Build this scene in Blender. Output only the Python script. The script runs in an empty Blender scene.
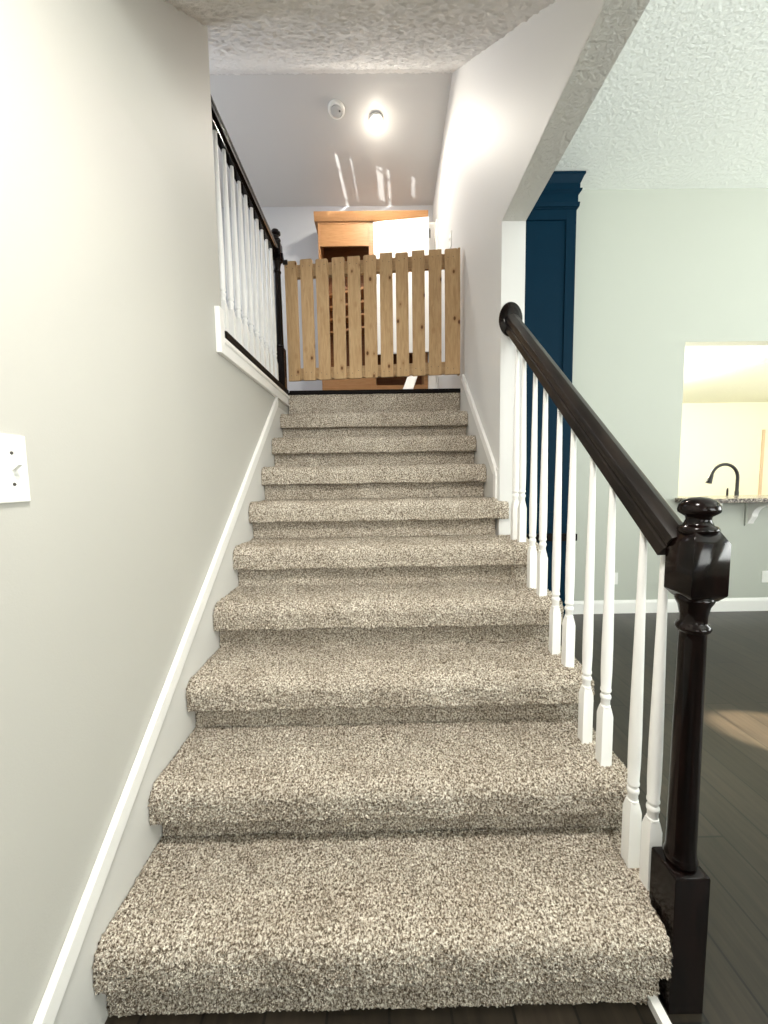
import bpy, bmesh, math, random
import numpy as np
from mathutils import Vector, Matrix
random.seed(7)
rng = np.random.default_rng(7)
S = bpy.context.scene
COL = S.collection
PI = math.pi

# ------------------------------------------------------------------ camera
def cam_rows(p, y, r):
    cp, sp, cy, sy, cr, sr = math.cos(p), math.sin(p), math.cos(y), math.sin(y), math.cos(r), math.sin(r)
    f = Vector((sy*cp, cy*cp, sp)); r0 = Vector((cy, -sy, 0)); u0 = r0.cross(f)
    return cr*r0 + sr*u0, -sr*r0 + cr*u0, f
cam_d = bpy.data.cameras.new('camera'); cam = bpy.data.objects.new('camera', cam_d); COL.objects.link(cam)
_r, _u, _f = cam_rows(-0.0853, 0.0075, -0.0156)
mw = Matrix((_r, _u, -_f)).transposed().to_4x4(); mw.translation = Vector((0, 0, 1.30)); cam.matrix_world = mw
cam_d.sensor_fit = 'HORIZONTAL'; cam_d.sensor_width = 36; cam_d.lens = 385/768*36
cam_d.clip_start = 0.02
S.camera = cam
# ------------------------------------------------------------------ light and exposure
S.view_settings.view_transform = 'Standard'; S.view_settings.look = 'None'
S.view_settings.gamma = 1; S.view_settings.use_curve_mapping = False
S.view_settings.exposure = 0.32
S.cycles.use_denoising = True
S.cycles.max_bounces = 10; S.cycles.diffuse_bounces = 6
S.cycles.sample_clamp_indirect = 6
W = bpy.data.worlds.new('world'); S.world = W; W.use_nodes = True
bg = W.node_tree.nodes['Background']; bg.inputs[0].default_value = (0.86, 0.93, 1, 1); bg.inputs[1].default_value = 0.8
def area(name, loc, rot, sx, sy, power, col, spread=PI):
    d = bpy.data.lights.new(name, 'AREA'); d.shape = 'RECTANGLE'; d.size = sx; d.size_y = sy
    d.energy = power; d.color = col; d.spread = spread
    o = bpy.data.objects.new(name, d); o.location = loc; o.rotation_euler = rot; COL.objects.link(o); return o
def point(name, loc, power, col, rad):
    d = bpy.data.lights.new(name, 'POINT'); d.energy = power; d.color = col; d.shadow_soft_size = rad
    o = bpy.data.objects.new(name, d); o.location = loc; COL.objects.link(o); return o
area('entry_window_light', (0.0, -2.9, 1.55), (PI/2, 0, 0), 1.3, 1.7, 12, (1.0, 0.97, 0.92))
area('living_rear_window_light', (3.2, -2.9, 1.9), (PI/2+0.9, 0, 0), 2.6, 2.4, 190, (0.97, 1.0, 0.96))
area('living_window_light', (5.95, 0.6, 1.8), (PI/2+0.9, 0, PI/2), 2.6, 2.2, 150, (0.97, 1.0, 0.96))
sp_d = bpy.data.lights.new('streak_spot', 'SPOT'); sp_d.energy = 3200; sp_d.spot_size = 0.5; sp_d.spot_blend = 0.1; sp_d.shadow_soft_size = 0.005; sp_d.color = (1, 1, 0.96)  # spot added for the ceiling streaks, standing in for reflected sun
sp_o = bpy.data.objects.new('streak_spot', sp_d); COL.objects.link(sp_o); sp_o.location = (-4.67, 0.45, 2.74)
sp_o.rotation_euler = (Vector((0.0, 4.2, 4.42)) - Vector((-4.67, 0.45, 2.74))).to_track_quat('-Z', 'Y').to_euler()
area('hall_window_light', (-2.35, 2.9, 3.2), (PI/2, 0, -PI/2), 1.2, 1.4, 24, (0.88, 0.93, 1.0))
area('entry_ceiling_light', (0.0, 0.30, 2.585), (0, 0, 0), 0.32, 0.32, 31, (1.0, 0.96, 0.89))
point('kitchen_light', (3.1, 5.0, 2.0), 200, (1.0, 0.95, 0.80), 0.15)
point('kitchen_sink_light', (6.6, 4.6, 2.0), 85, (1.0, 0.95, 0.80), 0.15)
area('landing_light', (0.013, 3.73, 4.405), (0, 0, 0), 0.09, 0.09, 22, (1.0, 0.93, 0.82))
point('landing_glow', (0.013, 3.73, 4.37), 1.6, (1.0, 0.92, 0.80), 0.04)

pd = bpy.data.lights.new('floor_patch_spot', 'SPOT'); pd.energy = 14000; pd.spot_size = 0.085; pd.spot_blend = 0.35; pd.shadow_soft_size = 0.02; pd.color = (1, 0.86, 0.66)  # narrow spot added for the warm floor patch, a stand-in for sun
po = bpy.data.objects.new('floor_patch_spot', pd); COL.objects.link(po); po.location = (5.9, 0.3, 2.6)
po.rotation_euler = (Vector((2.14, 1.80, 0)) - po.location).to_track_quat('-Z', 'Y').to_euler()

# ------------------------------------------------------------------ materials
def mat(name, col, rough=0.6, metal=0.0, spec=0.5):
    m = bpy.data.materials.new(name); m.use_nodes = True
    b = m.node_tree.nodes['Principled BSDF']
    b.inputs['Base Color'].default_value = (*col, 1); b.inputs['Roughness'].default_value = rough
    b.inputs['Metallic'].default_value = metal; b.inputs['Specular IOR Level'].default_value = spec
    return m
class NT:
    def __init__(s, m): s.m = m; s.t = m.node_tree; s.b = s.t.nodes['Principled BSDF']
    def n(s, typ, **kw):
        x = s.t.nodes.new(typ)
        for k, v in kw.items():
            if k in x.inputs: x.inputs[k].default_value = v
            else: setattr(x, k, v)
        return x
    def l(s, a, b): s.t.links.new(a, b)
    def coord(s, scale=(1, 1, 1), obj=True, rnd=0):
        tc = s.n('ShaderNodeTexCoord'); mp = s.n('ShaderNodeMapping'); mp.inputs['Scale'].default_value = scale
        s.l(tc.outputs['Object'], mp.inputs[0])
        if rnd:
            oi = s.n('ShaderNodeObjectInfo'); mu = s.n('ShaderNodeVectorMath', operation='SCALE'); mu.inputs[0].default_value = (rnd, rnd*0.7, rnd*1.3)
            s.l(oi.outputs['Random'], mu.inputs['Scale']); s.l(mu.outputs[0], mp.inputs['Location'])
        return mp.outputs[0]
    def ramp(s, fac, stops):
        r = s.n('ShaderNodeValToRGB'); e = r.color_ramp.elements
        while len(e) < len(stops): e.new(0.5)
        for i, (p, c) in enumerate(stops): e[i].position = p; e[i].color = (*c, 1)
        s.l(fac, r.inputs[0]); return r.outputs[0]
    def bump(s, h, strength, dist):
        b = s.n('ShaderNodeBump'); b.inputs['Strength'].default_value = strength; b.inputs['Distance'].default_value = dist
        s.l(h, b.inputs['Height']); s.l(b.outputs[0], s.b.inputs['Normal'])

def paint(name, col, rough=0.55, bump=0.12, spec=0.35):
    m = mat(name, col, rough, spec=spec); t = NT(m)
    n = t.n('ShaderNodeTexNoise', Scale=220.0, Detail=2.0); t.l(t.coord(), n.inputs['Vector'])
    t.bump(n.outputs['Fac'], bump, 0.002); return m
def stipple(name, col, scale=26.0, strength=0.9, dist=0.012, stretch=(1, 1, 1), dis=0.6):
    m = mat(name, col, 0.85, spec=0.2); t = NT(m)
    co = t.coord(stretch)
    n = t.n('ShaderNodeTexNoise', Scale=scale, Detail=5.0, Roughness=0.62, Distortion=dis); t.l(co, n.inputs['Vector'])
    r = t.ramp(n.outputs['Fac'], [(0.40, (0, 0, 0)), (0.60, (1, 1, 1))])
    t.bump(r, strength, dist); return m
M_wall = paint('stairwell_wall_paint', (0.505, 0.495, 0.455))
M_skirt = paint('skirt_paint', (0.66, 0.65, 0.62), 0.4, 0.05)
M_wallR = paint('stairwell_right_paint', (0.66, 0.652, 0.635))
M_hall = paint('hall_paint', (0.54, 0.55, 0.57))
M_hallceil = paint('hall_ceiling_paint', (0.60, 0.59, 0.575), 0.35, 0.03, 0.5)
M_living = paint('living_room_paint', (0.485, 0.505, 0.45))  # green cast of the room's light is put into this wall colour
M_slope = stipple('slope_ceiling_texture', (0.80, 0.79, 0.77), 70, 0.35, 0.006, dis=0.0)
M_soffit = stipple('soffit_texture', (0.66, 0.655, 0.62), 48, 0.5, 0.007, dis=0.1)
M_lceil = stipple('living_ceiling_texture', (0.86, 0.89, 0.85), 34, 0.42, 0.008, dis=0.1)
M_kit = paint('kitchen_paint', (0.88, 0.85, 0.70))
M_kceil = stipple('kitchen_ceiling_texture', (0.80, 0.82, 0.74), 15, 0.5, 0.010)
M_white = mat('white_trim_paint', (0.90, 0.89, 0.86), 0.32)
M_bal = mat('white_baluster_paint', (0.90, 0.895, 0.87), 0.45)
M_plate = mat('white_plastic', (0.86, 0.86, 0.82), 0.3)
M_black = mat('black_metal', (0.008, 0.008, 0.009), 0.35)
M_iron = mat('dark_screw', (0.05, 0.045, 0.04), 0.5)
M_steel = mat('steel', (0.55, 0.55, 0.55), 0.3, 1.0)
M_blue = paint('navy_paint', (0.0006, 0.017, 0.036), 0.55, 0.03, 0.08)
M_lamp = mat('lamp_diffuser', (1, 0.95, 0.85), 0.4)
_b = M_lamp.node_tree.nodes['Principled BSDF']; _b.inputs['Emission Color'].default_value = (1, 0.90, 0.72, 1); _b.inputs['Emission Strength'].default_value = 9

def dark_wood(name, c0, c1, rough=0.22, axis=(9, 9, 1.0)):
    m = mat(name, c0, rough); t = NT(m)
    n = t.n('ShaderNodeTexNoise', Scale=6.0, Detail=4.0, Roughness=0.6); t.l(t.coord(axis), n.inputs['Vector'])
    t.l(t.ramp(n.outputs['Fac'], [(0.40, c0), (0.72, c1)]), t.b.inputs['Base Color'])
    t.b.inputs['Specular IOR Level'].default_value = 0.18; t.b.inputs['Coat Weight'].default_value = 0.1; t.b.inputs['Coat Roughness'].default_value = 0.15
    return m
M_dark = dark_wood('espresso_wood', (0.0025, 0.0018, 0.0016), (0.011, 0.005, 0.004), 0.13)
M_nose = mat('dark_nosing', (0.005, 0.0035, 0.003), 0.55, spec=0.1)
M_rail = dark_wood('espresso_rail_wood', (0.008, 0.006, 0.005), (0.020, 0.014, 0.011), 0.33, (6, 1.0, 1.0))

def carpet():
    m = mat('shag_carpet', (0.3, 0.25, 0.2), 0.95, spec=0.05); t = NT(m)
    co = t.coord((1, 1, 1))
    n1 = t.n('ShaderNodeTexNoise', Scale=175.0, Detail=2.0, Roughness=0.7); t.l(co, n1.inputs['Vector'])
    n2 = t.n('ShaderNodeTexNoise', Scale=5.5, Detail=2.0); t.l(co, n2.inputs['Vector'])
    c = t.ramp(n1.outputs['Fac'], [(0.36, (0.10, 0.075, 0.052)), (0.46, (0.36, 0.30, 0.235)), (0.55, (0.68, 0.61, 0.51)), (0.64, (0.93, 0.88, 0.78))])
    r2 = t.ramp(n2.outputs['Fac'], [(0.3, (0.86, 0.84, 0.82)), (0.7, (1.05, 1.05, 1.05))])
    mx = t.n('ShaderNodeMix', data_type='RGBA', blend_type='MULTIPLY'); mx.inputs[0].default_value = 1
    t.l(c, mx.inputs[6]); t.l(r2, mx.inputs[7]); t.l(mx.outputs[2], t.b.inputs['Base Color'])
    n3 = t.n('ShaderNodeTexNoise', Scale=300.0, Detail=1.0); t.l(co, n3.inputs['Vector'])
    t.bump(n3.outputs['Fac'], 0.9, 0.006)
    return m
M_carpet = carpet()

def floor_mat():
    m = mat('dark_plank_floor', (0.02, 0.018, 0.014), 0.34, spec=0.5); t = NT(m)
    tc = t.n('ShaderNodeTexCoord'); sp = t.n('ShaderNodeSeparateXYZ'); t.l(tc.outputs['Object'], sp.inputs[0])
    cb = t.n('ShaderNodeCombineXYZ'); t.l(sp.outputs['Y'], cb.inputs['X']); t.l(sp.outputs['X'], cb.inputs['Y'])
    br = t.n('ShaderNodeTexBrick', offset=0.37); br.inputs['Scale'].default_value = 1.0
    br.inputs['Brick Width'].default_value = 1.3; br.inputs['Row Height'].default_value = 0.155
    br.inputs['Mortar Size'].default_value = 0.004; br.inputs['Mortar Smooth'].default_value = 0.3
    br.inputs['Color1'].default_value = (0.018, 0.014, 0.009, 1); br.inputs['Color2'].default_value = (0.036, 0.028, 0.020, 1)
    br.inputs['Mortar'].default_value = (0.003, 0.003, 0.002, 1); t.l(cb.outputs[0], br.inputs['Vector'])
    mp = t.n('ShaderNodeMapping'); mp.inputs['Scale'].default_value = (14, 1.2, 1); t.l(tc.outputs['Object'], mp.inputs[0])
    n = t.n('ShaderNodeTexNoise', Scale=3.0, Detail=5.0, Roughness=0.65); t.l(mp.outputs[0], n.inputs['Vector'])
    r = t.ramp(n.outputs['Fac'], [(0.3, (0.55, 0.55, 0.55)), (0.75, (1.5, 1.45, 1.4))])
    mx = t.n('ShaderNodeMix', data_type='RGBA', blend_type='MULTIPLY'); mx.inputs[0].default_value = 1
    t.l(br.outputs['Color'], mx.inputs[6]); t.l(r, mx.inputs[7]); t.l(mx.outputs[2], t.b.inputs['Base Color'])
    t.bump(n.outputs['Fac'], 0.12, 0.002); return m
M_floor = floor_mat()

def pine(name, light, dark, knots=True, axis='Z', rnd=20, rough=0.6):
    m = mat(name, light, rough, spec=0.3); t = NT(m)
    sc = {'Z': (7, 7, 0.8), 'X': (0.8, 7, 7), 'Y': (7, 0.8, 7)}[axis]
    co = t.coord(sc, rnd=rnd)
    n = t.n('ShaderNodeTexNoise', Scale=9.0, Detail=4.0, Roughness=0.6, Distortion=0.8); t.l(co, n.inputs['Vector'])
    c = t.ramp(n.outputs['Fac'], [(0.32, dark), (0.62, light)])
    if knots:
        ks = {'Z': (1, 1, 0.62), 'X': (0.62, 1, 1), 'Y': (1, 0.62, 1)}[axis]
        v = t.n('ShaderNodeTexVoronoi', Scale=11.5, Randomness=1.0); t.l(t.coord(ks, rnd=rnd), v.inputs['Vector'])
        k = t.ramp(v.outputs['Distance'], [(0.0, (0.17, 0.10, 0.07)), (0.085, (0.30, 0.20, 0.14)), (0.13, (0.86, 0.80, 0.74)), (0.26, (1, 1, 1))])
        mx = t.n('ShaderNodeMix', data_type='RGBA', blend_type='MULTIPLY'); mx.inputs[0].default_value = 1
        t.l(c, mx.inputs[6]); t.l(k, mx.inputs[7]); c = mx.outputs[2]
    t.l(c, t.b.inputs['Base Color']); t.bump(n.outputs['Fac'], 0.15, 0.002)
    return m
M_pine = pine('knotty_pine', (0.60, 0.405, 0.215), (0.48, 0.30, 0.145))
M_pineX = pine('knotty_pine_rail', (0.56, 0.39, 0.22), (0.46, 0.30, 0.155), axis='X')
M_maple = pine('cabinet_wood', (0.44, 0.235, 0.105), (0.36, 0.18, 0.074), knots=False, axis='X', rnd=0, rough=0.4)
M_maple_shade = pine('cabinet_wood_shaded', (0.20, 0.085, 0.035), (0.15, 0.06, 0.022), knots=False, axis='X', rnd=0)  # darker copy of the cabinet wood, interior shade put into the colour

def granite():
    m = mat('speckled_granite', (0.2, 0.19, 0.17), 0.2); t = NT(m)
    n = t.n('ShaderNodeTexNoise', Scale=60.0, Detail=3.0, Roughness=0.8); t.l(t.coord(), n.inputs['Vector'])
    t.l(t.ramp(n.outputs['Fac'], [(0.38, (0.02, 0.018, 0.016)), (0.5, (0.16, 0.13, 0.11)), (0.64, (0.55, 0.50, 0.42))]), t.b.inputs['Base Color'])
    return m
M_granite = granite()

# ------------------------------------------------------------------ mesh helpers
def tag(o, label=None, cat=None, group=None, kind=None):
    if label: o['label'] = label
    if cat: o['category'] = cat
    if group: o['group'] = group
    if kind: o['kind'] = kind
    return o
def empty(name, loc, rz=0.0):
    o = bpy.data.objects.new(name, None); o.location = loc; o.rotation_euler = (0, 0, rz); o.empty_display_size = 0.1
    COL.objects.link(o); return o
class MB:
    def __init__(s): s.v = []; s.f = []; s.mi = []; s.m = 0
    def add(s, vs, fs):
        o = len(s.v); s.v += [tuple(v) for v in vs]; s.f += [tuple(i+o for i in f) for f in fs]; s.mi += [s.m]*len(fs); return s
    def box(s, x0, x1, y0, y1, z0, z1):
        return s.add([(x0,y0,z0),(x1,y0,z0),(x1,y1,z0),(x0,y1,z0),(x0,y0,z1),(x1,y0,z1),(x1,y1,z1),(x0,y1,z1)],
                     [(0,3,2,1),(4,5,6,7),(0,1,5,4),(1,2,6,5),(2,3,7,6),(3,0,4,7)])
    def prism(s, poly, a0, a1, axis='x'):      # poly in the two other axes, in cyclic order
        n = len(poly)
        def P(a, p):
            return {'x': (a, p[0], p[1]), 'y': (p[0], a, p[1]), 'z': (p[0], p[1], a)}[axis]
        vs = [P(a0, p) for p in poly] + [P(a1, p) for p in poly]
        fs = [tuple(range(n)), tuple(range(2*n-1, n-1, -1))] + [(i, i+n, (i+1) % n+n, (i+1) % n) for i in range(n)]
        return s.add(vs, fs)
    def lathe(s, prof, cx=0, cy=0, seg=24):    # prof: (r, z)
        vs = []; fs = []; n = len(prof)
        for r, z in prof:
            for k in range(seg):
                a = 2*PI*k/seg; vs.append((cx+r*math.cos(a), cy+r*math.sin(a), z))
        for i in range(n-1):
            for k in range(seg):
                k2 = (k+1) % seg; fs.append((i*seg+k, i*seg+k2, (i+1)*seg+k2, (i+1)*seg+k))
        fs.append(tuple(range(seg-1, -1, -1))); fs.append(tuple((n-1)*seg+k for k in range(seg)))
        return s.add(vs, fs)
    def sqloft(s, prof, cx=0, cy=0):           # square sections (half, z)
        vs = []; fs = []
        for h, z in prof: vs += [(cx-h,cy-h,z),(cx+h,cy-h,z),(cx+h,cy+h,z),(cx-h,cy+h,z)]
        for i in range(len(prof)-1):
            for k in range(4):
                k2 = (k+1) % 4; fs.append((i*4+k, i*4+k2, (i+1)*4+k2, (i+1)*4+k))
        fs.append((3,2,1,0)); q = (len(prof)-1)*4; fs.append((q,q+1,q+2,q+3))
        return s.add(vs, fs)
    def tube(s, pts, rad, seg=14):
        pts = [Vector(p) for p in pts]; n = len(pts); rads = rad if isinstance(rad, list) else [rad]*n
        vs = []; fs = []; up = None
        for i, p in enumerate(pts):
            d = (pts[min(i+1, n-1)] - pts[max(i-1, 0)]).normalized()
            if up is None:
                a = Vector((0,0,1)) if abs(d.z) < 0.9 else Vector((1,0,0)); up = (a - a.dot(d)*d).normalized()
            else: up = (up - up.dot(d)*d).normalized()
            b = d.cross(up)
            for k in range(seg):
                t = 2*PI*k/seg; vs.append(p + rads[i]*(math.cos(t)*up + math.sin(t)*b))
        for i in range(n-1):
            for k in range(seg):
                k2 = (k+1) % seg; fs.append((i*seg+k, i*seg+k2, (i+1)*seg+k2, (i+1)*seg+k))
        fs.append(tuple(range(seg-1, -1, -1))); fs.append(tuple((n-1)*seg+k for k in range(seg)))
        return s.add(vs, fs)
    def sweep(s, prof, A, B, side):            # constant profile (u along side, w along normal) from A to B
        A = Vector(A); B = Vector(B); d = (B-A).normalized(); u = Vector(side); u = (u - u.dot(d)*d).normalized(); w = u.cross(d)
        if w.z < 0: w = -w
        n = len(prof); vs = [A+p[0]*u+p[1]*w for p in prof] + [B+p[0]*u+p[1]*w for p in prof]
        fs = [tuple(range(n)), tuple(range(2*n-1, n-1, -1))] + [(i, i+n, (i+1) % n+n, (i+1) % n) for i in range(n)]
        return s.add(vs, fs)
    def build(s, name, m, parent=None, bevel=0.0, smooth=None, seg=2):
        me = bpy.data.meshes.new(name); me.from_pydata(s.v, [], s.f)
        for x in (m if isinstance(m, (list, tuple)) else [m]): me.materials.append(x)
        me.polygons.foreach_set('material_index', s.mi)
        bm = bmesh.new(); bm.from_mesh(me); bmesh.ops.recalc_face_normals(bm, faces=bm.faces[:])
        if bevel:
            ed = [e for e in bm.edges if len(e.link_faces) == 2 and e.calc_face_angle(0) > 0.5]
            bmesh.ops.bevel(bm, geom=ed, offset=bevel, segments=seg, profile=0.6, affect='EDGES', clamp_overlap=True)
        if smooth:
            for f in bm.faces: f.smooth = True
            for e in bm.edges:
                if len(e.link_faces) == 2 and e.calc_face_angle(0) > math.radians(smooth): e.smooth = False
        bm.to_mesh(me); bm.free(); me.update()
        o = bpy.data.objects.new(name, me); COL.objects.link(o)
        if parent: o.parent = parent
        return o
def struct(mb, name, m, label=None, **kw):
    return tag(mb.build(name, m, **kw), label, None, None, 'structure')

# ------------------------------------------------------------------ the place: key measures
RISE, RUN = 0.1979, 0.2431
NY = lambda k: 0.5807 + RUN*k          # front of the nosing of step k
NB = lambda k: -0.1034 + RISE*k        # underside of the nosing
TT = lambda k: NB(k) + 0.100           # top of tread k
UF = 1.982                             # upper floor
XL, XR = -0.712, 0.636                 # stairwell wall faces
WE = 2.064                             # near end of the right wall
SY = 3.408                              # ridge between the sloped and the smooth ceiling
SLZ = lambda y: 4.572 - 0.842*(SY - y)
UCZ = lambda y: 4.572 - 0.187*(y - SY)
UC = 4.56

# ------------------------------------------------------------------ room shell
struct(MB().box(-0.85, 7.7, -3.1, 7.4, -0.11, -0.03), 'floor', M_floor, 'dark stained plank floor of the lower level')
# left wall: full height up to y 1.83, then only up to the landing edge
struct(MB().prism([(-3.1, 0), (4.6, 0), (4.6, UF-0.03), (1.83, UF-0.03), (1.83, SLZ(1.83)+0.06), (1.0, 2.66), (-3.1, 2.66)], XL-0.12, XL, 'x'),
       'wall_left', M_wall, 'cream painted stairwell wall on the left')
# right wall and the header over the living room opening
struct(MB().box(XR, 0.758, WE, 4.72, 0, UC+0.05), 'wall_right', M_wallR, 'white stairwell wall right of the upper stairs')
h = MB(); h.prism([(-3.1, 2.60), (WE, 2.60), (WE, 3.90), (-3.1, 3.90)], XR, 0.758, 'x'); struct(h, 'wall_header', M_wallR, 'wall band above the living room opening')
struct(MB().box(XR+0.0005, 0.7575, -3.1, WE, 2.592, 2.601), 'trim_soffit', M_soffit, 'textured soffit under the opening header')
# upper level
struct(MB().box(-2.45, XL-0.001, 0.6, 4.72, UF-0.03, UF).box(XL-0.001, XR, 3.075, 4.72, UF-0.03, UF), 'floor_upper', M_floor, 'upper landing floor')
struct(MB().box(-2.45, 0.758, 4.59, 4.72, UF-0.03, UC+0.05), 'wall_back', M_hall, 'pale grey wall at the back of the landing')
struct(MB().box(-2.55, -2.42, 0.6, 1.8, UF, UC+0.05).box(-2.55, -2.42, 3.0, 4.72, UF, UC+0.05).box(-2.55, -2.42, 1.8, 3.0, UF, 2.8)
       .box(-2.55, -2.42, 1.8, 3.0, 4.0, UC+0.05), 'wall_hall_left', M_hall, 'hall wall with window, left')
struct(MB().box(-2.45, XL-0.12, 0.5, 0.6, UF, 3.6), 'wall_hall_front', M_hall)
struct(MB().prism([(SY-0.012, UCZ(SY-0.012)-0.006), (SY, UCZ(SY)), (4.72, UCZ(4.72)), (4.72, UC+0.12), (SY-0.012, UC+0.12)], -2.55, 0.76, 'x'), 'ceiling_upper', M_hallceil, 'smooth grey ceiling over the landing')
struct(MB().prism([(1.06, SLZ(1.06)+0.015), (SY, SLZ(SY)+0.015), (SY, UC+0.12), (1.06, SLZ(1.06)+0.10)], -2.55, XR+0.02, 'x'), 'trim_ceiling_core', M_slope)
def textured_sheet(x0, x1, y0, y1, zf, res, amp, name, m, label):
    nx, ny = int((x1-x0)/res), int(math.hypot(y1-y0, zf(y1)-zf(y0))/res)
    a = rng.normal(0, 1, (nx+1, ny+1))
    for ax in (0, 1): a = 0.25*np.roll(a, 1, ax)+0.5*a+0.25*np.roll(a, -1, ax)
    a = np.clip(a/a.std(), -0.4, 1.8)*amp
    X, Y = np.meshgrid(np.linspace(x0, x1, nx+1), np.linspace(y0, y1, ny+1), indexing='ij')
    Z = zf(Y) - a
    V = np.stack([X, Y, Z], 2).reshape(-1, 3)
    I, J = np.meshgrid(np.arange(nx), np.arange(ny), indexing='ij'); q = (I*(ny+1)+J).ravel()
    F = np.stack([q, q+1, q+ny+2, q+ny+1], 1)
    me = bpy.data.meshes.new(name); me.from_pydata(V.tolist(), [], F.tolist()); me.materials.append(m)
    me.polygons.foreach_set('use_smooth', [True]*len(me.polygons)); me.update()
    o = bpy.data.objects.new(name, me); COL.objects.link(o); return tag(o, label, None, None, 'structure')
textured_sheet(-1.7, XR+0.002, 1.06, SY, lambda y: SLZ(y)+0.004, 0.0095, 0.0042, 'ceiling_slope', M_slope, 'sloped popcorn ceiling above the stairs')
struct(MB().box(XL-0.12, XR, -3.1, 1.075, 2.60, 2.68), 'ceiling_entry', M_slope, 'low entry ceiling')
# living room
PX0, PX1, PZ0, PZ1 = 2.812, 4.9, 1.040, 2.507
LY = 3.62
struct(MB().box(0.758, PX0, LY, LY+0.12, 0, 3.9).box(PX1, 6.1, LY, LY+0.12, 0, 3.9).box(PX0, PX1, LY, LY+0.12, PZ1, 3.9).box(PX0, PX1, LY, LY+0.12, 0, PZ0),
       'wall_living_back', M_living, 'light grey living room wall with a kitchen pass-through')
struct(MB().box(0.758, 6.1, -3.1, LY, 3.822, 3.90), 'ceiling_living', M_lceil, 'textured white living room ceiling')
struct(MB().box(6.0, 6.1, -3.1, -0.7, 0, 3.9).box(6.0, 6.1, 1.9, LY+0.12, 0, 3.9).box(6.0, 6.1, -0.7, 1.9, 0, 0.7).box(6.0, 6.1, -0.7, 1.9, 2.9, 3.9),
       'wall_living_right', M_living)
struct(MB().box(-0.85, -0.65, -3.1, -3.0, 0, 3.9).box(0.65, 1.9, -3.1, -3.0, 0, 3.9).box(4.5, 6.1, -3.1, -3.0, 0, 3.9)
       .box(-0.65, 0.65, -3.1, -3.0, 0, 0.7).box(-0.65, 0.65, -3.1, -3.0, 2.4, 3.9).box(1.9, 4.5, -3.1, -3.0, 0, 0.7).box(1.9, 4.5, -3.1, -3.0, 3.1, 3.9),
       'wall_rear', M_living)
b = MB(); b.prism([(LY, -0.03), (LY, 0.098), (LY-0.006, 0.098), (LY-0.013, 0.078), (LY-0.015, 0.07), (LY-0.015, -0.03)], 0.758, 6.0, 'x')
struct(b, 'baseboard_living', M_white, 'white baseboard along the living room wall')
# kitchen beyond the pass-through
struct(MB().box(0.758, 7.7, 7.15, 7.25, -0.03, 2.7).box(7.6, 7.7, LY, 7.25, -0.03, 2.7), 'wall_kitchen_back', M_kit, 'warm yellow kitchen wall')
struct(MB().box(0.758, 0.85, LY+0.12, 7.2, 0, 2.7), 'wall_kitchen_left', M_kit)
struct(MB().box(0.758, 7.7, LY+0.12, 7.25, 2.60, 2.68), 'ceiling_kitchen', M_kceil, 'textured kitchen ceiling')
struct(MB().box(7.06, 7.10, 7.125, 7.1495, -0.03, 2.1), 'trim_kitchen', mat('tan_casing', (0.62, 0.48, 0.36), 0.5))

# ------------------------------------------------------------------ trim along the stairs
sk = 0.008
def slab_poly(y0, z0, y1, z1, w):       # band below the line (y0,z0)-(y1,z1), vertical width w
    return [(y0, z0), (y1, z1), (y1, z1-w), (y0, z0-w)]
zc = lambda y: -0.325 + 0.8144*y
# left skirt board: everything under the cap line down to the steps
struct(MB().prism([(0.42, -0.03), (0.46, zc(0.46)-0.03), (2.66, zc(2.66)-0.03), (3.06, zc(2.66)-0.03), (3.06, 1.3), (1.2, -0.03)], XL+0.0005, XL+sk, 'x'),
       'trim_skirt_left', M_skirt, 'pale skirt board between cap strip and carpet, left side')
cap = [(-0.035, -0.006), (-0.012, -0.004), (0.0, -0.022), (0.004, -0.004), (0.018, -0.004), (0.018, 0.0), (-0.035, 0.0)]
c = MB()
c.prism(slab_poly(0.40, zc(0.40), 2.70, zc(2.70), 0.060), XL+0.0005, XL+0.020, 'x')
c.prism(slab_poly(0.40, zc(0.40)-0.058, 2.70, zc(2.70)-0.058, 0.014), XL+0.0005, XL+0.012, 'x')
struct(c, 'trim_cap_left', M_white, 'white sloping cap strip on the left stairwell wall', bevel=0.003)
# right skirt
zr = lambda y: 1.370 + 0.852*(y - 2.115)
struct(MB().prism([(WE+0.006, TT(6)-0.05), (WE+0.006, 1.34), (2.12, 1.36), (2.93, zr(2.93)-0.02), (3.06, zr(2.93)-0.02), (3.06, 1.5), (2.6, 1.2)], XR-sk, XR-0.0005, 'x'),
       'trim_skirt_right', M_skirt, 'pale skirt board on the right wall')
c = MB()
c.prism([(2.115, zr(2.115)), (2.935, zr(2.935)), (2.975, zr(2.935)-0.03), (2.13, zr(2.13)-0.066)], XR-0.018, XR-0.0005, 'x')
c.prism([(WE+0.012, TT(6)-0.03), (WE+0.012, zr(2.03)+0.01), (2.118, zr(2.118)), (2.118, zr(2.118)-0.066), (WE+0.058, zr(2.06)-0.06), (WE+0.058, TT(6)-0.03)], XR-0.018, XR-0.0005, 'x')
struct(c, 'trim_cap_right', M_white, 'white sloping cap strip on the right wall with a short upright end', bevel=0.003)
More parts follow.
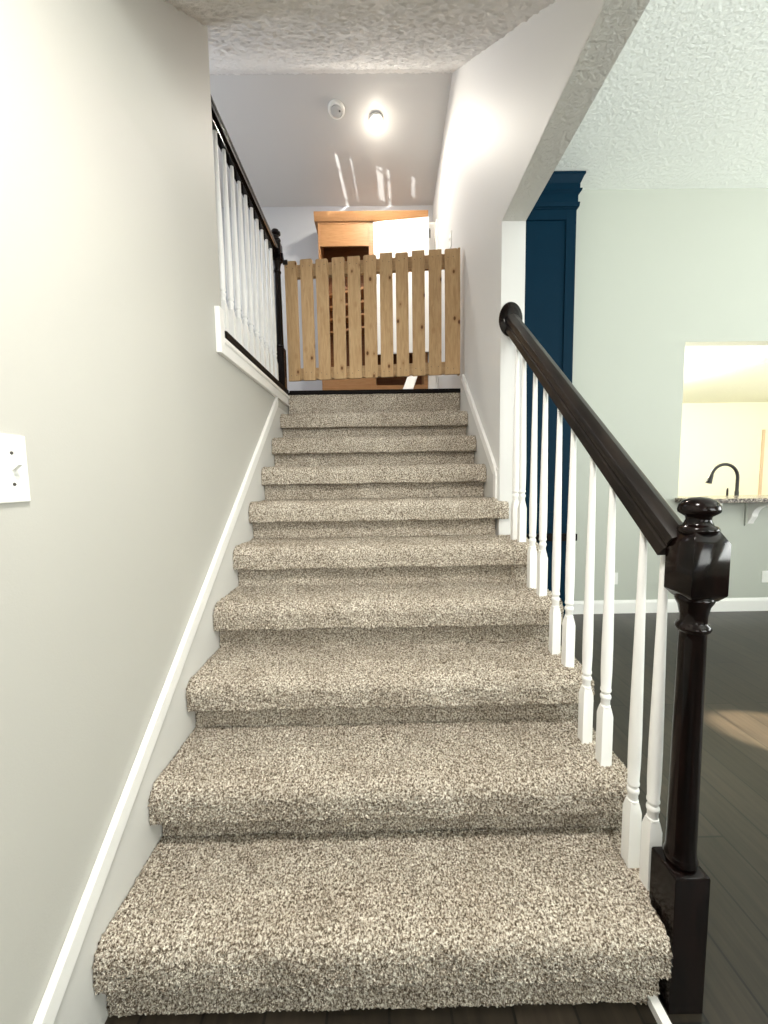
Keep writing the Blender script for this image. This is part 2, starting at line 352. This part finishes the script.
# casing along the edge of the upper hall floor
c = MB()
c.prism([(XL+0.0005, 1.868), (XL+0.022, 1.868), (XL+0.022, 1.880), (XL+0.014, 1.884), (XL+0.014, 1.922), (XL+0.024, 1.926), (XL+0.024, 1.944), (XL+0.014, 1.949), (XL+0.0005, 1.949)], 1.797, 3.034, 'y')
struct(c, 'trim_landing_edge', M_white, 'white fascia board under the hall floor edge', bevel=0.003)
c = MB(); c.box(XL+0.0005, XL+0.024, 1.748, 1.796, 1.866, 2.062); struct(c, 'trim_landing_end', M_white, 'short upright white trim ending the fascia board', bevel=0.003)
c = MB(); c.box(XL-0.12, XL+0.018, 1.834, 3.034, 1.951, 1.990)
struct(c, 'trim_nosing_hall', M_nose, 'dark wood nosing along the hall floor edge', bevel=0.006)
c = MB(); c.box(XL+0.019, XR-0.002, 3.035, 3.10, 1.958, 1.990); struct(c, 'trim_nosing_landing', M_nose, 'dark wood nosing on top of the last riser', bevel=0.008)

# ------------------------------------------------------------------ the carpeted stairs
def step_profile(k, res):
    yn, yr, zb, zt = NY(k), NY(k)+(0.055 if k > 1 else 0.036), NB(k)-(0.012 if k == 1 else 0.006), TT(k)
    z0 = TT(k-1)-0.012 if k > 1 else -0.03
    if k == 10:
        pts = [(3.046, z0), (3.046, 1.957)]
    else:
        pts = [(yr, z0), (yr, zb+0.004), (yr-0.004, zb), (yn+0.008, zb)]
        for i in range(1, 6):                # rounded lower lip
            a = -PI/2 - i/6*PI/2; pts.append((yn+0.008+0.008*math.cos(a), zb+0.008+0.008*math.sin(a)))
        pts.append((yn, zb+0.05))
        for i in range(1, 9):                # soft rolled front
            a = PI - i/9*PI/2; pts.append((yn+0.050+0.050*math.cos(a), zt-0.050+0.050*math.sin(a)))
        pts += [(yn+0.05, zt), (NY(k+1)+0.05, zt)]
    out = []
    for (a, b) in zip(pts[:-1], pts[1:]):
        L = math.dist(a, b); n = max(1, round(L/res))
        out += [(a[0]+(b[0]-a[0])*i/n, a[1]+(b[1]-a[1])*i/n) for i in range(n)]
    out.append(pts[-1]); return out
def carpet_piece(prof, x0, x1, res, amp):
    nx = max(2, int((x1-x0)/res)); n = len(prof)
    P = np.array(prof)
    T = np.gradient(P, axis=0); T /= np.linalg.norm(T, axis=1)[:, None] + 1e-9
    N = np.stack([-T[:, 1], T[:, 0]], 1)    # outward: towards -y / +z
    xs = np.linspace(x0, x1, nx+1)
    d = rng.normal(0, 1, (nx+1, n))
    d = np.clip(d, -1.6, 1.6)*amp
    # slow unevenness of the pile
    ph = rng.uniform(0, 6.28, 8)
    for i in range(8):
        d += 0.0009*np.sin(xs[:, None]*rng.uniform(8, 45) + np.arange(n)[None, :]*res*rng.uniform(8, 45) + ph[i])
    d[:, 0] = np.minimum(d[:, 0], 0); 
    X = np.repeat(xs[:, None], n, 1) + rng.uniform(-.3, .3, (nx+1, n))*res
    X[0] = x0 + np.abs(rng.normal(0, amp*0.5, n)); X[-1] = x1 - np.abs(rng.normal(0, amp*0.5, n))
    V = np.stack([X, P[None, :, 0] + N[None, :, 0]*d, P[None, :, 1] + N[None, :, 1]*d], 2).reshape(-1, 3)
    i, j = np.meshgrid(np.arange(nx), np.arange(n-1), indexing='ij'); a = (i*n+j).ravel()
    F = np.stack([a, a+n, a+n+1, a+1], 1)
    return V, F, nx, n
stairs = tag(empty('staircase', (0, NY(1), 0)), 'straight flight of ten steps covered in speckled beige brown carpet', 'stairs')
for k in range(1, 11):
    res = 0.0036 if k <= 2 else (0.0050 if k <= 4 else 0.0066)
    amp = 0.0030 if k <= 4 else 0.0024
    prof = step_profile(k, res)
    if k == 1: spans = [(-0.703, 0.6815)]
    elif k <= 4: spans = [(-0.703, 0.752)]
    else: spans = [(-0.703, 0.6265)]
    verts = []; faces = []; off = 0
    pieces = [(x0, x1, prof) for x0, x1 in spans]
    if k == 5: pieces.append((0.6265, 0.752, [q for q in prof if q[0] < WE-0.002]))
    if k == 6: pieces.append((0.620, 0.682, [q for q in prof if q[0] < WE-0.003]))
    for x0, x1, pr_ in pieces:
        V, F, nx, n = carpet_piece(pr_, x0, x1, res, amp)
        ends = []
        back = [(pr_[-1][0], pr_[0][1])] if k < 10 else [(prof[-1][0]+0.03, prof[-1][1]), (prof[-1][0]+0.03, prof[0][1])]
        base = len(V); extra = [(x, yb_, zb_) for x in (x0+0.001, x1-0.001) for yb_, zb_ in back]
        nb = len(back)
        V = np.vstack([V, np.array(extra)])
        fl = [tuple(int(q)+off for q in f) for f in F]
        fl.append(tuple(off+j for j in range(n)) + tuple(off+base+j for j in range(nb)))
        fl.append(tuple(off+nx*n+j for j in range(n-1, -1, -1)) + tuple(off+base+nb+j for j in range(nb-1, -1, -1)))
        fl.append((off+n-1, off+nx*n+n-1, off+base+nb, off+base))
        verts += [tuple(v) for v in V]; faces += fl; off += len(V)
    if k == 1:      # the short return of the first tread behind the newel post
        mbx = MB().box(0.680, 0.752, 0.914, NY(2)+0.05, -0.03, TT(1)-0.002)
        verts += mbx.v; faces += [tuple(q+off for q in f) for f in mbx.f]
    me = bpy.data.meshes.new('carpeted_step'); me.from_pydata([(v[0], v[1]-NY(1), v[2]) for v in verts], [], faces)
    me.materials.append(M_carpet); me.polygons.foreach_set('use_smooth', [True]*len(me.polygons)); me.update()
    o = bpy.data.objects.new('carpeted_step', me); COL.objects.link(o); o.parent = stairs
# white outer stringer under the open ends of the lower treads
pts = [(NY(1)+0.10, 0.0)]
for k in range(1, 6):
    pts += [(NY(k)+0.085 + (0.04 if k == 1 else 0), TT(k)-0.10), (min(NY(k+1)+0.05, WE-0.004), TT(k)-0.10)]
pts += [(WE-0.004, 0.0)]
MBs = MB().prism([(p[0]-NY(1), p[1]) for p in pts], 0.700, 0.742, 'x'); MBs.build('stringer', M_white, stairs)['label'] = 'white painted stringer'
st = MB().box(0.652, 0.674, -0.055, 0.034, -0.03, -0.006).build('base_trim', M_white, stairs)

# ------------------------------------------------------------------ railings
def newel(parent, cx, cy, z0, half, zb, zt0, zt1, r0, name='newel_post'):
    """square base up to zb, turned shaft, square block zt0..zt1, mushroom finial"""
    m = MB(); h = half
    m.sqloft([(h*1.02, z0), (h*1.02, zb-0.005), (h*0.98, zb+0.001), (h*0.60, zb+0.004)], cx, cy)
    L = zt0 - zb
    m.lathe([(h*0.74, zb+0.004), (h*0.84, zb+0.012), (h*0.87, zb+0.020), (h*0.81, zb+0.028), (r0*1.03, zb+0.032), (r0*1.0, zb+0.05),
             (r0*0.97, zb+0.3*L), (r0*0.88, zt0-0.105), (r0*0.88, zt0-0.088), (h*0.82, zt0-0.083), (h*0.87, zt0-0.077), (h*0.80, zt0-0.070),
             (r0*0.86, zt0-0.064), (r0*0.88, zt0-0.045), (r0*1.0, zt0-0.025), (h*0.88, zt0-0.016), (h*0.95, zt0-0.008), (h*0.86, zt0+0.002)], cx, cy, 32)
    m.sqloft([(h*0.72, zt0-0.008), (h*1.02, zt0+0.008), (h*1.02, zt1-0.016), (h*0.70, zt1+0.010)], cx, cy)
    o = m.build(name, M_dark, parent, bevel=0.0012, smooth=40, seg=1)
    f = MB(); z = zt1
    f.lathe([(h*0.75, z), (h*0.92, z+0.006), (h*0.97, z+0.013), (h*0.90, z+0.020), (h*0.72, z+0.023), (h*0.66, z+0.028), (h*0.58, z+0.036),
             (h*0.61, z+0.043), (h*0.80, z+0.048), (h*0.96, z+0.053), (h*0.985, z+0.060), (h*0.93, z+0.070), (h*0.75, z+0.080), (h*0.45, z+0.086), (0.002, z+0.0885)], cx, cy, 40)
    f.build('finial', M_dark, o, smooth=50)
    return o
RAILP = [(-0.031, -0.040), (0.031, -0.040), (0.028, -0.014), (0.025, -0.010), (0.025, -0.004), (0.030, 0.004), (0.031, 0.014), (0.027, 0.024), (0.017, 0.031),
         (0.0, 0.036), (-0.017, 0.031), (-0.027, 0.024), (-0.031, 0.014), (-0.030, 0.004), (-0.025, -0.004), (-0.025, -0.010), (-0.028, -0.014)]
def baluster(parent, x, y, z0, z1, hh=0.0165, blk=0.185):
    m = MB()
    m.sqloft([(hh, z0), (hh, z0+blk), (hh*0.72, z0+blk+0.026), (hh*0.55, z0+blk+0.028)], x, y)
    b = z0+blk+0.022; r = hh
    m.lathe([(r*0.70, b-0.01), (r*0.76, b), (r*0.78, b+0.028), (r*0.92, b+0.032), (r*0.95, b+0.037), (r*0.92, b+0.042), (r*0.72, b+0.046), (r*0.76, b+0.052),
             (r*0.94, b+0.056), (r*0.94, b+0.062), (r*0.86, b+0.067), (r*0.96, b+0.12), (r*0.97, b+0.2), (r*0.52, z1)], x, y, 20)
    # a second thin bead close above the block
    m.lathe([(r*0.72, b+0.001), (r*0.90, b+0.004), (r*0.90, b+0.009), (r*0.74, b+0.012)], x, y, 20)
    return m.build('baluster', M_bal, parent, smooth=35)
rail = tag(empty('stair_railing', (0.7330, 0.8785, 0)), 'dark sloping handrail on white balusters, ending at a dark newel post beside the stairs', 'railing')
ox, oy = 0.7330, 0.8785
def rel(mb, ox, oy, oz=0): mb.v = [(v[0]-ox, v[1]-oy, v[2]-oz) for v in mb.v]; return mb
newel(rail, 0, 0, -0.03, 0.0415, 0.335, 1.018, 1.160, 0.0315)
RA, RB = (0.715, 0.912, 1.132), (0.687, 2.064, 2.112)
rz = lambda y: RA[2] + (RB[2]-RA[2])*(y-RA[1])/(RB[1]-RA[1])
rel(MB().sweep(RAILP, RA, (RB[0], RB[1]-0.014, rz(RB[1]-0.014)), (1, 0, 0)), ox, oy).build('handrail', M_rail, rail, smooth=28)
ro = MB(); sq = 1.42
pr = [(0.0605, 0.0), (0.0605, 0.006), (0.056, 0.011), (0.048, 0.013), (0.044, 0.018), (0.036, 0.021), (0.002, 0.022)]
ro.lathe(pr, 0, 0, 40); ro.v = [(0.685+v[0]-ox, WE-0.0005-v[2]-oy, 2.112+v[1]*sq) for v in ro.v]
ro.build('rosette', M_dark, rail, smooth=40)
BX = 0.691
blist = [(0.712, 0.950, 1)]
for k in range(1, 6):
    if k > 1: blist.append((BX, NY(k)+0.075, k))
    blist.append((BX + (0.007 if k == 1 else 0), NY(k)+0.186, k))
blist[-2:] = [(0.686, 1.862, 5), (0.678, 1.935, 5)]
for x, y, k in blist:
    baluster(rail, x-ox, y-oy, TT(k)-0.022, rz(y)-0.045)

hall = tag(empty('hallway_railing', (-0.757, 3.06, UF)), 'level railing with dark handrail, dark newel post and white balusters along the upper hall edge', 'railing')
hx, hy = -0.757, 3.06
newel(hall, 0, 0, 0.008, 0.037, 0.33, 0.965, 1.105, 0.030)
rel(MB().sweep([(p_[0]*0.9, p_[1]*0.85) for p_ in RAILP], (hx, 1.84, 3.010), (hx, 3.03, 3.010), (1, 0, 0)).box(hx-0.016, hx+0.016, 1.84, 3.03, 2.950, 2.980), hx, hy, UF).build('handrail', M_dark, hall, smooth=28)
for i in range(11):
    baluster(hall, 0, 1.870 + 0.1035*i - hy, 0.006, 2.975-UF, 0.0165, 0.165)

# ------------------------------------------------------------------ the picket gate at the top of the stairs
GA, GB = Vector((-0.703, 3.098, 0)), Vector((0.607, 2.953, 0))
gl = (GB-GA).length; grz = math.atan2(GB.y-GA.y, GB.x-GA.x)
gate = tag(empty('picket_gate', (GA.x, GA.y, 2.074), grz), 'knotty pine picket gate standing across the top of the stairs', 'gate')
GH = 0.892
def nails(m, x, zs, y):
    m.m = 1
    for z in zs:
        for dx in (-0.024, 0.02):
            xx = x+dx+random.uniform(-.006, .006); zz = z+random.uniform(-.012, .012)
            m.add([(xx+0.0028*math.cos(a*PI/4), y, zz+0.0028*math.sin(a*PI/4)) for a in range(8)], [tuple(range(8))])
    m.m = 0
pitch = (gl-0.018-0.092)/10
for i in range(11):
    x0 = i*pitch; w = 0.094 + random.uniform(-.0015, .0015); top = GH + random.uniform(-0.006, 0.004); c_ = 0.007 if random.random() < 0.7 else 0.003
    m = MB().prism([(-w/2, 0), (w/2, 0), (w/2, top-c_), (w/2-c_*1.2, top), (-w/2+c_*1.2, top), (-w/2, top-c_)], -0.0095, 0.0095, 'y')
    nails(m, 0, (GH-0.05, 0.05), -0.0098)
    o = m.build('picket', [M_pine, M_iron], gate); o.location = (x0+w/2, 0.0, 0); o.rotation_euler = (0, math.radians(random.uniform(-.25, .25)), 0)
for z0, z1 in ((0.775, 0.868), (0.012, 0.098)):
    MB().box(0.004, gl-0.002, 0.0105, 0.046, z0, z1).build('rail', M_pineX, gate, bevel=0.002)
MB().box(gl-0.018, gl, -0.012, 0.046, 0.0, GH).build('end_stile', M_pine, gate, bevel=0.002)
la = MB(); la.box(-0.012, 0.024, -0.020, -0.0098, 0.862, 0.894)
la.tube([(-0.055, -0.016, 0.936), (-0.028, -0.016, 0.936), (-0.012, -0.016, 0.925), (-0.004, -0.016, 0.885)], 0.0055, 10)
la.box(-0.030, -0.008, -0.022, -0.010, 0.915, 0.945)
la.build('latch', M_black, gate, bevel=0.001)['label'] = 'black hook latch'

# ------------------------------------------------------------------ landing: cabinet, door panel, leaning board, fixtures
CF, CB_ = 4.32, 4.587
cab = tag(empty('wall_cabinet', (-0.05, 4.45, UF)), 'tall honey-coloured wood cabinet with open shelves against the landing back wall', 'cabinet')
cx_, cy_ = -0.05, 4.45
def cpart(mb, name, m, **kw): return rel(mb, cx_, cy_, UF).build(name, m, cab, **kw)
cpart(MB().box(-0.622, -0.600, CF, CB_, UF, 4.02).box(0.495, 0.535, CF, CB_, UF, 4.02).box(-0.085, -0.030, CF, CB_, UF, 4.02).box(-0.60, 0.495, CF, CB_, 3.995, 4.02), 'carcass', M_maple, bevel=0.002)
cpart(MB().box(-0.60, 0.495, CB_-0.012, CB_-0.004, UF, 3.995), 'back_panel', M_maple_shade)
cpart(MB().prism([(CF-0.045, 4.095), (CB_, 4.095), (CB_, 4.015), (CF-0.012, 4.015), (CF-0.020, 4.03), (CF-0.032, 4.06)], -0.655, 0.545, 'x'), 'crown_molding', M_maple, bevel=0.002)
cpart(MB().box(-0.600, -0.085, CF+0.004, CF+0.022, 3.775, 3.995), 'upper_panel', M_maple, bevel=0.002)
for z in (2.95, 3.085, 3.22, 3.355):
    sh = MB().prism([(-0.598, CB_-0.02), (-0.598, CF+0.21), (-0.088, CF+0.02), (-0.088, CB_-0.02)], z, z+0.022, 'z')
    cpart(sh, 'shelf', M_maple)
cpart(MB().box(-0.600, -0.085, CF+0.004, CF+0.022, UF, 2.44), 'lower_panel', M_maple, bevel=0.002)
cpart(MB().box(-0.030, 0.495, CF+0.002, CF+0.030, UF, 2.325), 'drawer_front', M_maple, bevel=0.002)
cpart(MB().box(-0.030, 0.495, CF+0.002, CF+0.030, 2.66, 2.70), 'cross_rail', M_maple, bevel=0.002)
pn = tag(empty('door_panel', (0.545, 4.235, 2.70)), 'plain white cabinet door hanging ajar in front of the wood cabinet, right side', 'door')
pn.rotation_euler = (0, 0, math.radians(-7.5))
MB().box(-0.585, 0.0, -0.009, 0.009, -0.055, 1.30).build('panel', M_white, pn, bevel=0.003)
hg = MB(); hg.box(0.001, 0.016, -0.012, 0.010, 1.10, 1.17); hg.box(0.001, 0.016, -0.012, 0.010, 0.1, 0.17); hg.lathe([(0.005, 1.09), (0.005, 1.18)], 0.008, -0.014, 10)
hg.build('hinge', M_iron, pn)
# white jamb and casing where the right wall ends at the doorway
struct(MB().box(XR-0.018, XR-0.0005, 4.235, 4.30, UF, 3.98).box(XR-0.016, XR-0.0005, 4.30, 4.585, 3.90, 3.98).box(0.540, XR-0.019, 4.29, 4.32, UF, 3.985), 'trim_doorway', M_white, 'white casing on the right wall beside the cabinet', bevel=0.003)
bo = MB(); bo.box(-0.05, 0.05, -0.009, 0.009, 0.0, 0.80)
bo = bo.build('board', M_white, None, bevel=0.002); tag(bo, 'narrow white board leaning across behind the gate', 'board')
bo.location = (0.215, 3.60, UF+0.0); 
_d = Vector((0.18, 0.60, 0.50)).normalized(); bo.rotation_euler = _d.to_track_quat('Z', 'Y').to_euler()

sd = tag(empty('smoke_detector', (-0.334, 3.651, UCZ(3.651))), 'round white smoke detector on the landing ceiling', 'smoke detector')
MB().lathe([(0.073, 0.0), (0.073, -0.012), (0.068, -0.022), (0.055, -0.026), (0.054, -0.020), (0.046, -0.018), (0.002, -0.018)], 0, 0, 36).build('housing', M_plate, sd, smooth=35)
MB().lathe([(0.048, -0.0165), (0.046, -0.030), (0.034, -0.036), (0.002, -0.037)], 0, 0, 36).build('sensor_grille', mat('grey_plastic', (0.50, 0.50, 0.49), 0.5), sd, smooth=35)
MB().lathe([(0.007, -0.030), (0.007, -0.0395), (0.001, -0.040)], 0.030, -0.010, 10).build('test_button', M_iron, sd)
sd.rotation_euler = (math.atan(-0.187), 0, 0)
cl = tag(empty('ceiling_lamp', (0.013, 3.73, UCZ(3.73))), 'small glowing warm white lamp on the landing ceiling', 'lamp')
MB().lathe([(0.060, 0.0), (0.060, -0.014), (0.052, -0.018)], 0, 0, 32).build('base', M_plate, cl, smooth=40)
MB().lathe([(0.050, -0.016), (0.052, -0.03), (0.046, -0.05), (0.032, -0.066), (0.014, -0.074), (0.001, -0.076)], 0, 0, 32).build('bulb_cover', M_lamp, cl, smooth=60)
def wall_switch(name, label, loc, rz, w, h, toggle=True):
    e = tag(empty(name, loc, rz), label, 'light switch' if toggle else 'outlet')
    m = MB().box(-w/2, w/2, -0.006, 0, -h/2, h/2); m.build('plate', M_plate, e, bevel=0.0025)
    return e
sw = wall_switch('light_switch', 'white double toggle switch plate on the cream left wall', (XL+0.0005, 0.720, 1.331), PI/2, 0.125, 0.130)
for dx in (-0.030, 0.030):
    t = MB().box(dx-0.006, dx+0.006, -0.0075, -0.0055, -0.012, 0.012); t.build('switch_slot', M_plate, sw)
    t = MB().prism([(-0.006, 0.004), (-0.020, 0.014), (-0.022, 0.007), (-0.006, -0.006)], dx-0.0045, dx+0.0045, 'x'); t.build('toggle', M_plate, sw, bevel=0.001)
    for dz in (-0.030, 0.030):
        q = MB().lathe([(0.0035, 0), (0.003, 0.0012)], 0, 0, 12); q.v = [(dx+v[0], -0.006-v[2], dz+v[1]) for v in q.v]; q.build('screw', M_iron, sw)
s2 = wall_switch('light_switch', 'small white switch plate seen edge-on on the right wall above the gate', (XR-0.0005, 3.48, 3.33), -PI/2, 0.07, 0.115)
MB().box(-0.005, 0.005, -0.014, -0.006, -0.004, 0.014).build('toggle', M_plate, s2)

# ------------------------------------------------------------------ living room
colm = tag(empty('paneled_column', (1.25, 3.48, 0)), 'tall navy blue panelled column with a stepped crown against the living room wall', 'column')
kx, ky = 1.25, 3.48
XA, XB, YF, YB = 0.86, 1.694, 3.458, LY-0.001
rel(MB().box(XA, XB, YF, YB, -0.03, 3.60), kx, ky).build('shaft', M_blue, colm, bevel=0.002)
cr = MB()
def ringy(z0, z1, o0, o1):   # a moulding course flaring from o0 to o1
    vs = []
    for z, o_ in ((z0, o0), (z1, o1)):
        vs += [(XA-o_, YF-o_, z), (XB+o_, YF-o_, z), (XB+o_, YB, z), (XA-o_, YB, z)]
    cr.add(vs, [(0,1,2,3),(4,5,6,7),(0,1,5,4),(1,2,6,5),(2,3,7,6),(3,0,4,7)])
ringy(3.556, 3.566, 0.006, 0.008); ringy(3.566, 3.600, 0.020, 0.024); ringy(3.600, 3.69, 0.012, 0.012)
ringy(3.672, 3.690, 0.013, 0.032); ringy(3.690, 3.702, 0.035, 0.035); ringy(3.702, 3.765, 0.022, 0.022)
ringy(3.748, 3.804, 0.024, 0.048); ringy(3.804, 3.821, 0.052, 0.052)
rel(cr, kx, ky).build('crown_molding', M_blue, colm)
pf = MB()
for (a0, a1, z0, z1) in ((XA, XA+0.10, 0.85, 3.545), (XB-0.085, XB, 0.85, 3.545), (XA+0.10, XB-0.085, 3.465, 3.545), (XA+0.10, XB-0.085, 0.85, 0.98)):
    pf.box(a0, a1, YF-0.014, YF+0.001, z0, z1)
rel(pf, kx, ky).build('panel_frame', M_blue, colm, bevel=0.002)
rel(MB().box(XA-0.05, XB+0.058, YF-0.06, YB, 0.722, 0.785), kx, ky).build('mantel_shelf', M_nose, colm, bevel=0.003)['label'] = 'black ledge'
rel(MB().box(XA-0.012, XB+0.012, YF-0.02, YB, -0.03, 0.14), kx, ky).build('plinth', M_blue, colm, bevel=0.003)

ct = MB().prism([(PX0-0.03, 3.37), (PX1+0.03, 3.37), (PX1+0.03, LY-0.001), (PX1-0.001, LY-0.001), (PX1-0.001, 3.86), (PX0+0.001, 3.86), (PX0+0.001, LY-0.001), (PX0-0.03, LY-0.001)], 1.0405, 1.080, 'z')
tag(ct.build('bar_counter', M_granite, None, bevel=0.006), 'speckled granite bar top on the kitchen pass-through sill', 'counter')
def corbel(x, lab):
    y0, z1 = LY-0.0005, 1.0400
    pts = [(y0, z1), (y0-0.205, z1), (y0-0.205, z1-0.022), (y0-0.19, z1-0.03)]
    for i in range(9):
        a = i/8*PI/2; pts.append((y0-0.185+0.125*math.sin(a), z1-0.035-0.11*(1-math.cos(a))))
    for i in range(1, 7):
        a = i/6*PI/2; pts.append((y0-0.060+0.035*math.sin(a)*0.9, z1-0.145-0.05*math.sin(a)))
    pts += [(y0-0.022, z1-0.215), (y0, z1-0.215)]
    e = tag(empty('corbel', (x, y0, z1)), lab, 'corbel', 'corbels under the bar top')
    rel(MB().prism(pts, x-0.030, x+0.030, 'x'), x, y0, z1).build('bracket', M_white, e, bevel=0.002)
    rel(MB().box(x-0.042, x+0.042, y0-0.014, y0, z1-0.235, z1), x, y0, z1).build('back_plate', M_living, e, bevel=0.002)
corbel(3.03, 'scroll corbel under the granite bar top, just right of the newel finial')
corbel(3.50, 'scroll corbel under the granite bar top, at the right picture edge')
# sink counter behind, with faucet
sb = tag(empty('kitchen_base_cabinet', (3.9, 4.15, 0)), 'kitchen base cabinet behind the pass-through wall', 'cabinet')
rel(MB().box(2.9, 4.9, 3.865, 4.42, 0.0, 0.88), 3.9, 4.15).build('body', M_white, sb, bevel=0.003)
rel(MB().box(2.88, 4.92, 3.862, 4.45, 0.88, 0.92), 3.9, 4.15).build('countertop', M_granite, sb, bevel=0.004)
fa = tag(empty('faucet', (3.725, 4.0, 0.92)), 'black gooseneck kitchen faucet behind the bar top', 'faucet')
pts = [(0, 0, 0.02), (0, 0, 0.30)]
R_ = 0.140
for i in range(0, 15):
    a = i/14*PI*0.93; pts.append((-R_+R_*math.cos(a), -0.0, 0.335+R_*math.sin(a)*1.02))
MB().tube(pts, 0.0155, 16).build('gooseneck', M_black, fa, smooth=60)
MB().lathe([(0.027, 0), (0.027, 0.01), (0.019, 0.016), (0.0185, 0.19), (0.0125, 0.22)], 0, 0, 24).build('body', M_black, fa, smooth=40)
e_ = Vector(pts[-1]); d_ = (Vector(pts[-1])-Vector(pts[-2])).normalized()
MB().tube([e_-d_*0.005, e_+d_*0.03, e_+d_*0.07, e_+d_*0.085], [0.018, 0.022, 0.027, 0.028], 16).build('spray_head', M_black, fa, smooth=50)
MB().lathe([(0.0205, 0.03), (0.0205, 0.045)], 0, 0, 24).build('collar', M_steel, fa, smooth=40)
so = MB().lathe([(0.018, 0), (0.018, 0.012), (0.008, 0.016), (0.008, 0.13)], 0, 0, 16).tube([(0, 0, 0.125), (0, 0, 0.20), (-0.008, -0.01, 0.228)], [0.011, 0.010, 0.007], 12).build('soap_dispenser', M_black, None, smooth=50)
so.location = (3.625, 4.0, 0.92); tag(so, 'small black soap dispenser standing left of the faucet base', 'soap dispenser')
for x, z, lab in ((2.230, 0.312, 'white wall outlet above the baseboard seen between two balusters'), (3.700, 0.305, 'white wall outlet above the baseboard at the right picture edge')):
    e = wall_switch('wall_outlet', lab, (x, LY-0.0005, z), 0, 0.072, 0.116, False); e['category'] = 'outlet'
    for dz in (-0.020, 0.020):
        MB().box(-0.016, 0.016, -0.0085, -0.0055, dz-0.013, dz+0.013).box(-0.008, -0.005, -0.0092, -0.008, dz-0.006, dz+0.006).box(0.005, 0.008, -0.0092, -0.008, dz-0.006, dz+0.006).build('receptacle', M_plate, e, bevel=0.001)
# window frames of the rooms' daylight, behind and beside the viewer
def window(name, x0, x1, z0, z1, fn):
    m = MB(); t = 0.05
    for a0, a1, b0, b1 in ((x0, x0+t, z0, z1), (x1-t, x1, z0, z1), (x0, x1, z0, z0+t), (x0, x1, z1-t, z1), ((x0+x1)/2-0.02, (x0+x1)/2+0.02, z0, z1), (x0, x1, (z0+z1)/2-0.02, (z0+z1)/2+0.02)):
        fn(m, a0, a1, b0, b1)
    struct(m, name, M_white)
window('window_1', -0.65, 0.65, 0.7, 2.4, lambda m, a, b_, c_, d: m.box(a, b_, -3.09, -3.04, c_, d))
window('window_2', 1.9, 4.5, 0.7, 3.1, lambda m, a, b_, c_, d: m.box(a, b_, -3.09, -3.04, c_, d))
window('window_3', -0.7, 1.9, 0.7, 2.9, lambda m, a, b_, c_, d: m.box(6.03, 6.08, a, b_, c_, d))
# unseen slotted panel added in the hall window, cut to throw the ceiling streaks
SP = Vector((-4.67, 0.45, 2.74))
def pix_ceiling(u, v):
    d = _r*((u-384)/385) + _u*((512-v)/385) + _f
    t = (4.572 + 0.187*SY - 1.30)/(d.z + 0.187*d.y)
    return Vector((0, 0, 1.30)) + t*d
def to_gobo(p, x=-2.40):
    q = SP + (p-SP)*((x-SP.x)/(p.x-SP.x)); return (q.y, q.z)
slots = []
for (u0, u1, v0), (w0, w1, v1) in (((331, 337.5, 140), (345, 352, 200)), ((343, 348.5, 140), (353.5, 358.5, 200)), ((373.5, 380, 138), (379, 385, 200)),
                                   ((386, 389, 158), (388.5, 391.5, 200)), ((411, 415.5, 141), (411.5, 415, 198))):
    slots.append([to_gobo(pix_ceiling(*q)) for q in ((u0, v0), (u1, v0), (w1, v1), (w0, v1))])
bl = MB()
def ext(a, b_, y): t = (y-a[0])/(b_[0]-a[0]); return (y, a[1]+(b_[1]-a[1])*t)
slots.sort(key=lambda q: ext(q[0], q[3], 2.3)[1])
Y0, Y1 = 1.55, 3.30
prev = ((Y0, 2.60), (Y1, 2.60))
for n_, q in enumerate(slots):
    lines = sorted(((q[0], q[3]), (q[1], q[2])), key=lambda l: ext(l[0], l[1], 2.3)[1])
    lo, hi = lines
    L_ = lambda y: (ext(lo[0], lo[1], y), ext(hi[0], hi[1], y))
    (a0, b0), (a1, b1) = L_(Y0), L_(Y1)
    bl.prism([prev[0], prev[1], a1, a0], -2.4005, -2.3995, 'x')
    ys, ye = min(q[0][0], q[1][0]), max(q[2][0], q[3][0])
    ye2 = ye + (0.17 if n_ in (1, 3, 4) else 0.0); ym = ys + 0.47*(ye-ys)
    for y0_, y1_ in ((Y0, ys), (ym, ym+0.010), (ye-0.012, ye-0.002), (ye2, Y1)):
        (p0, p1), (p2, p3) = L_(y0_), L_(y1_); bl.prism([p0, p2, p3, p1], -2.4005, -2.3995, 'x')
    prev = (b0, b1)
bl.prism([prev[0], prev[1], (Y1, 4.20), (Y0, 4.20)], -2.4005, -2.3995, 'x')
struct(bl, 'streak_gobo', M_white)
window('window_4', 1.8, 3.0, 2.8, 4.0, lambda m, a, b_, c_, d: m.box(-2.52, -2.47, a, b_, c_, d) if (b_-a) > 0.5 or a < 1.82 or b_ > 2.98 else None)
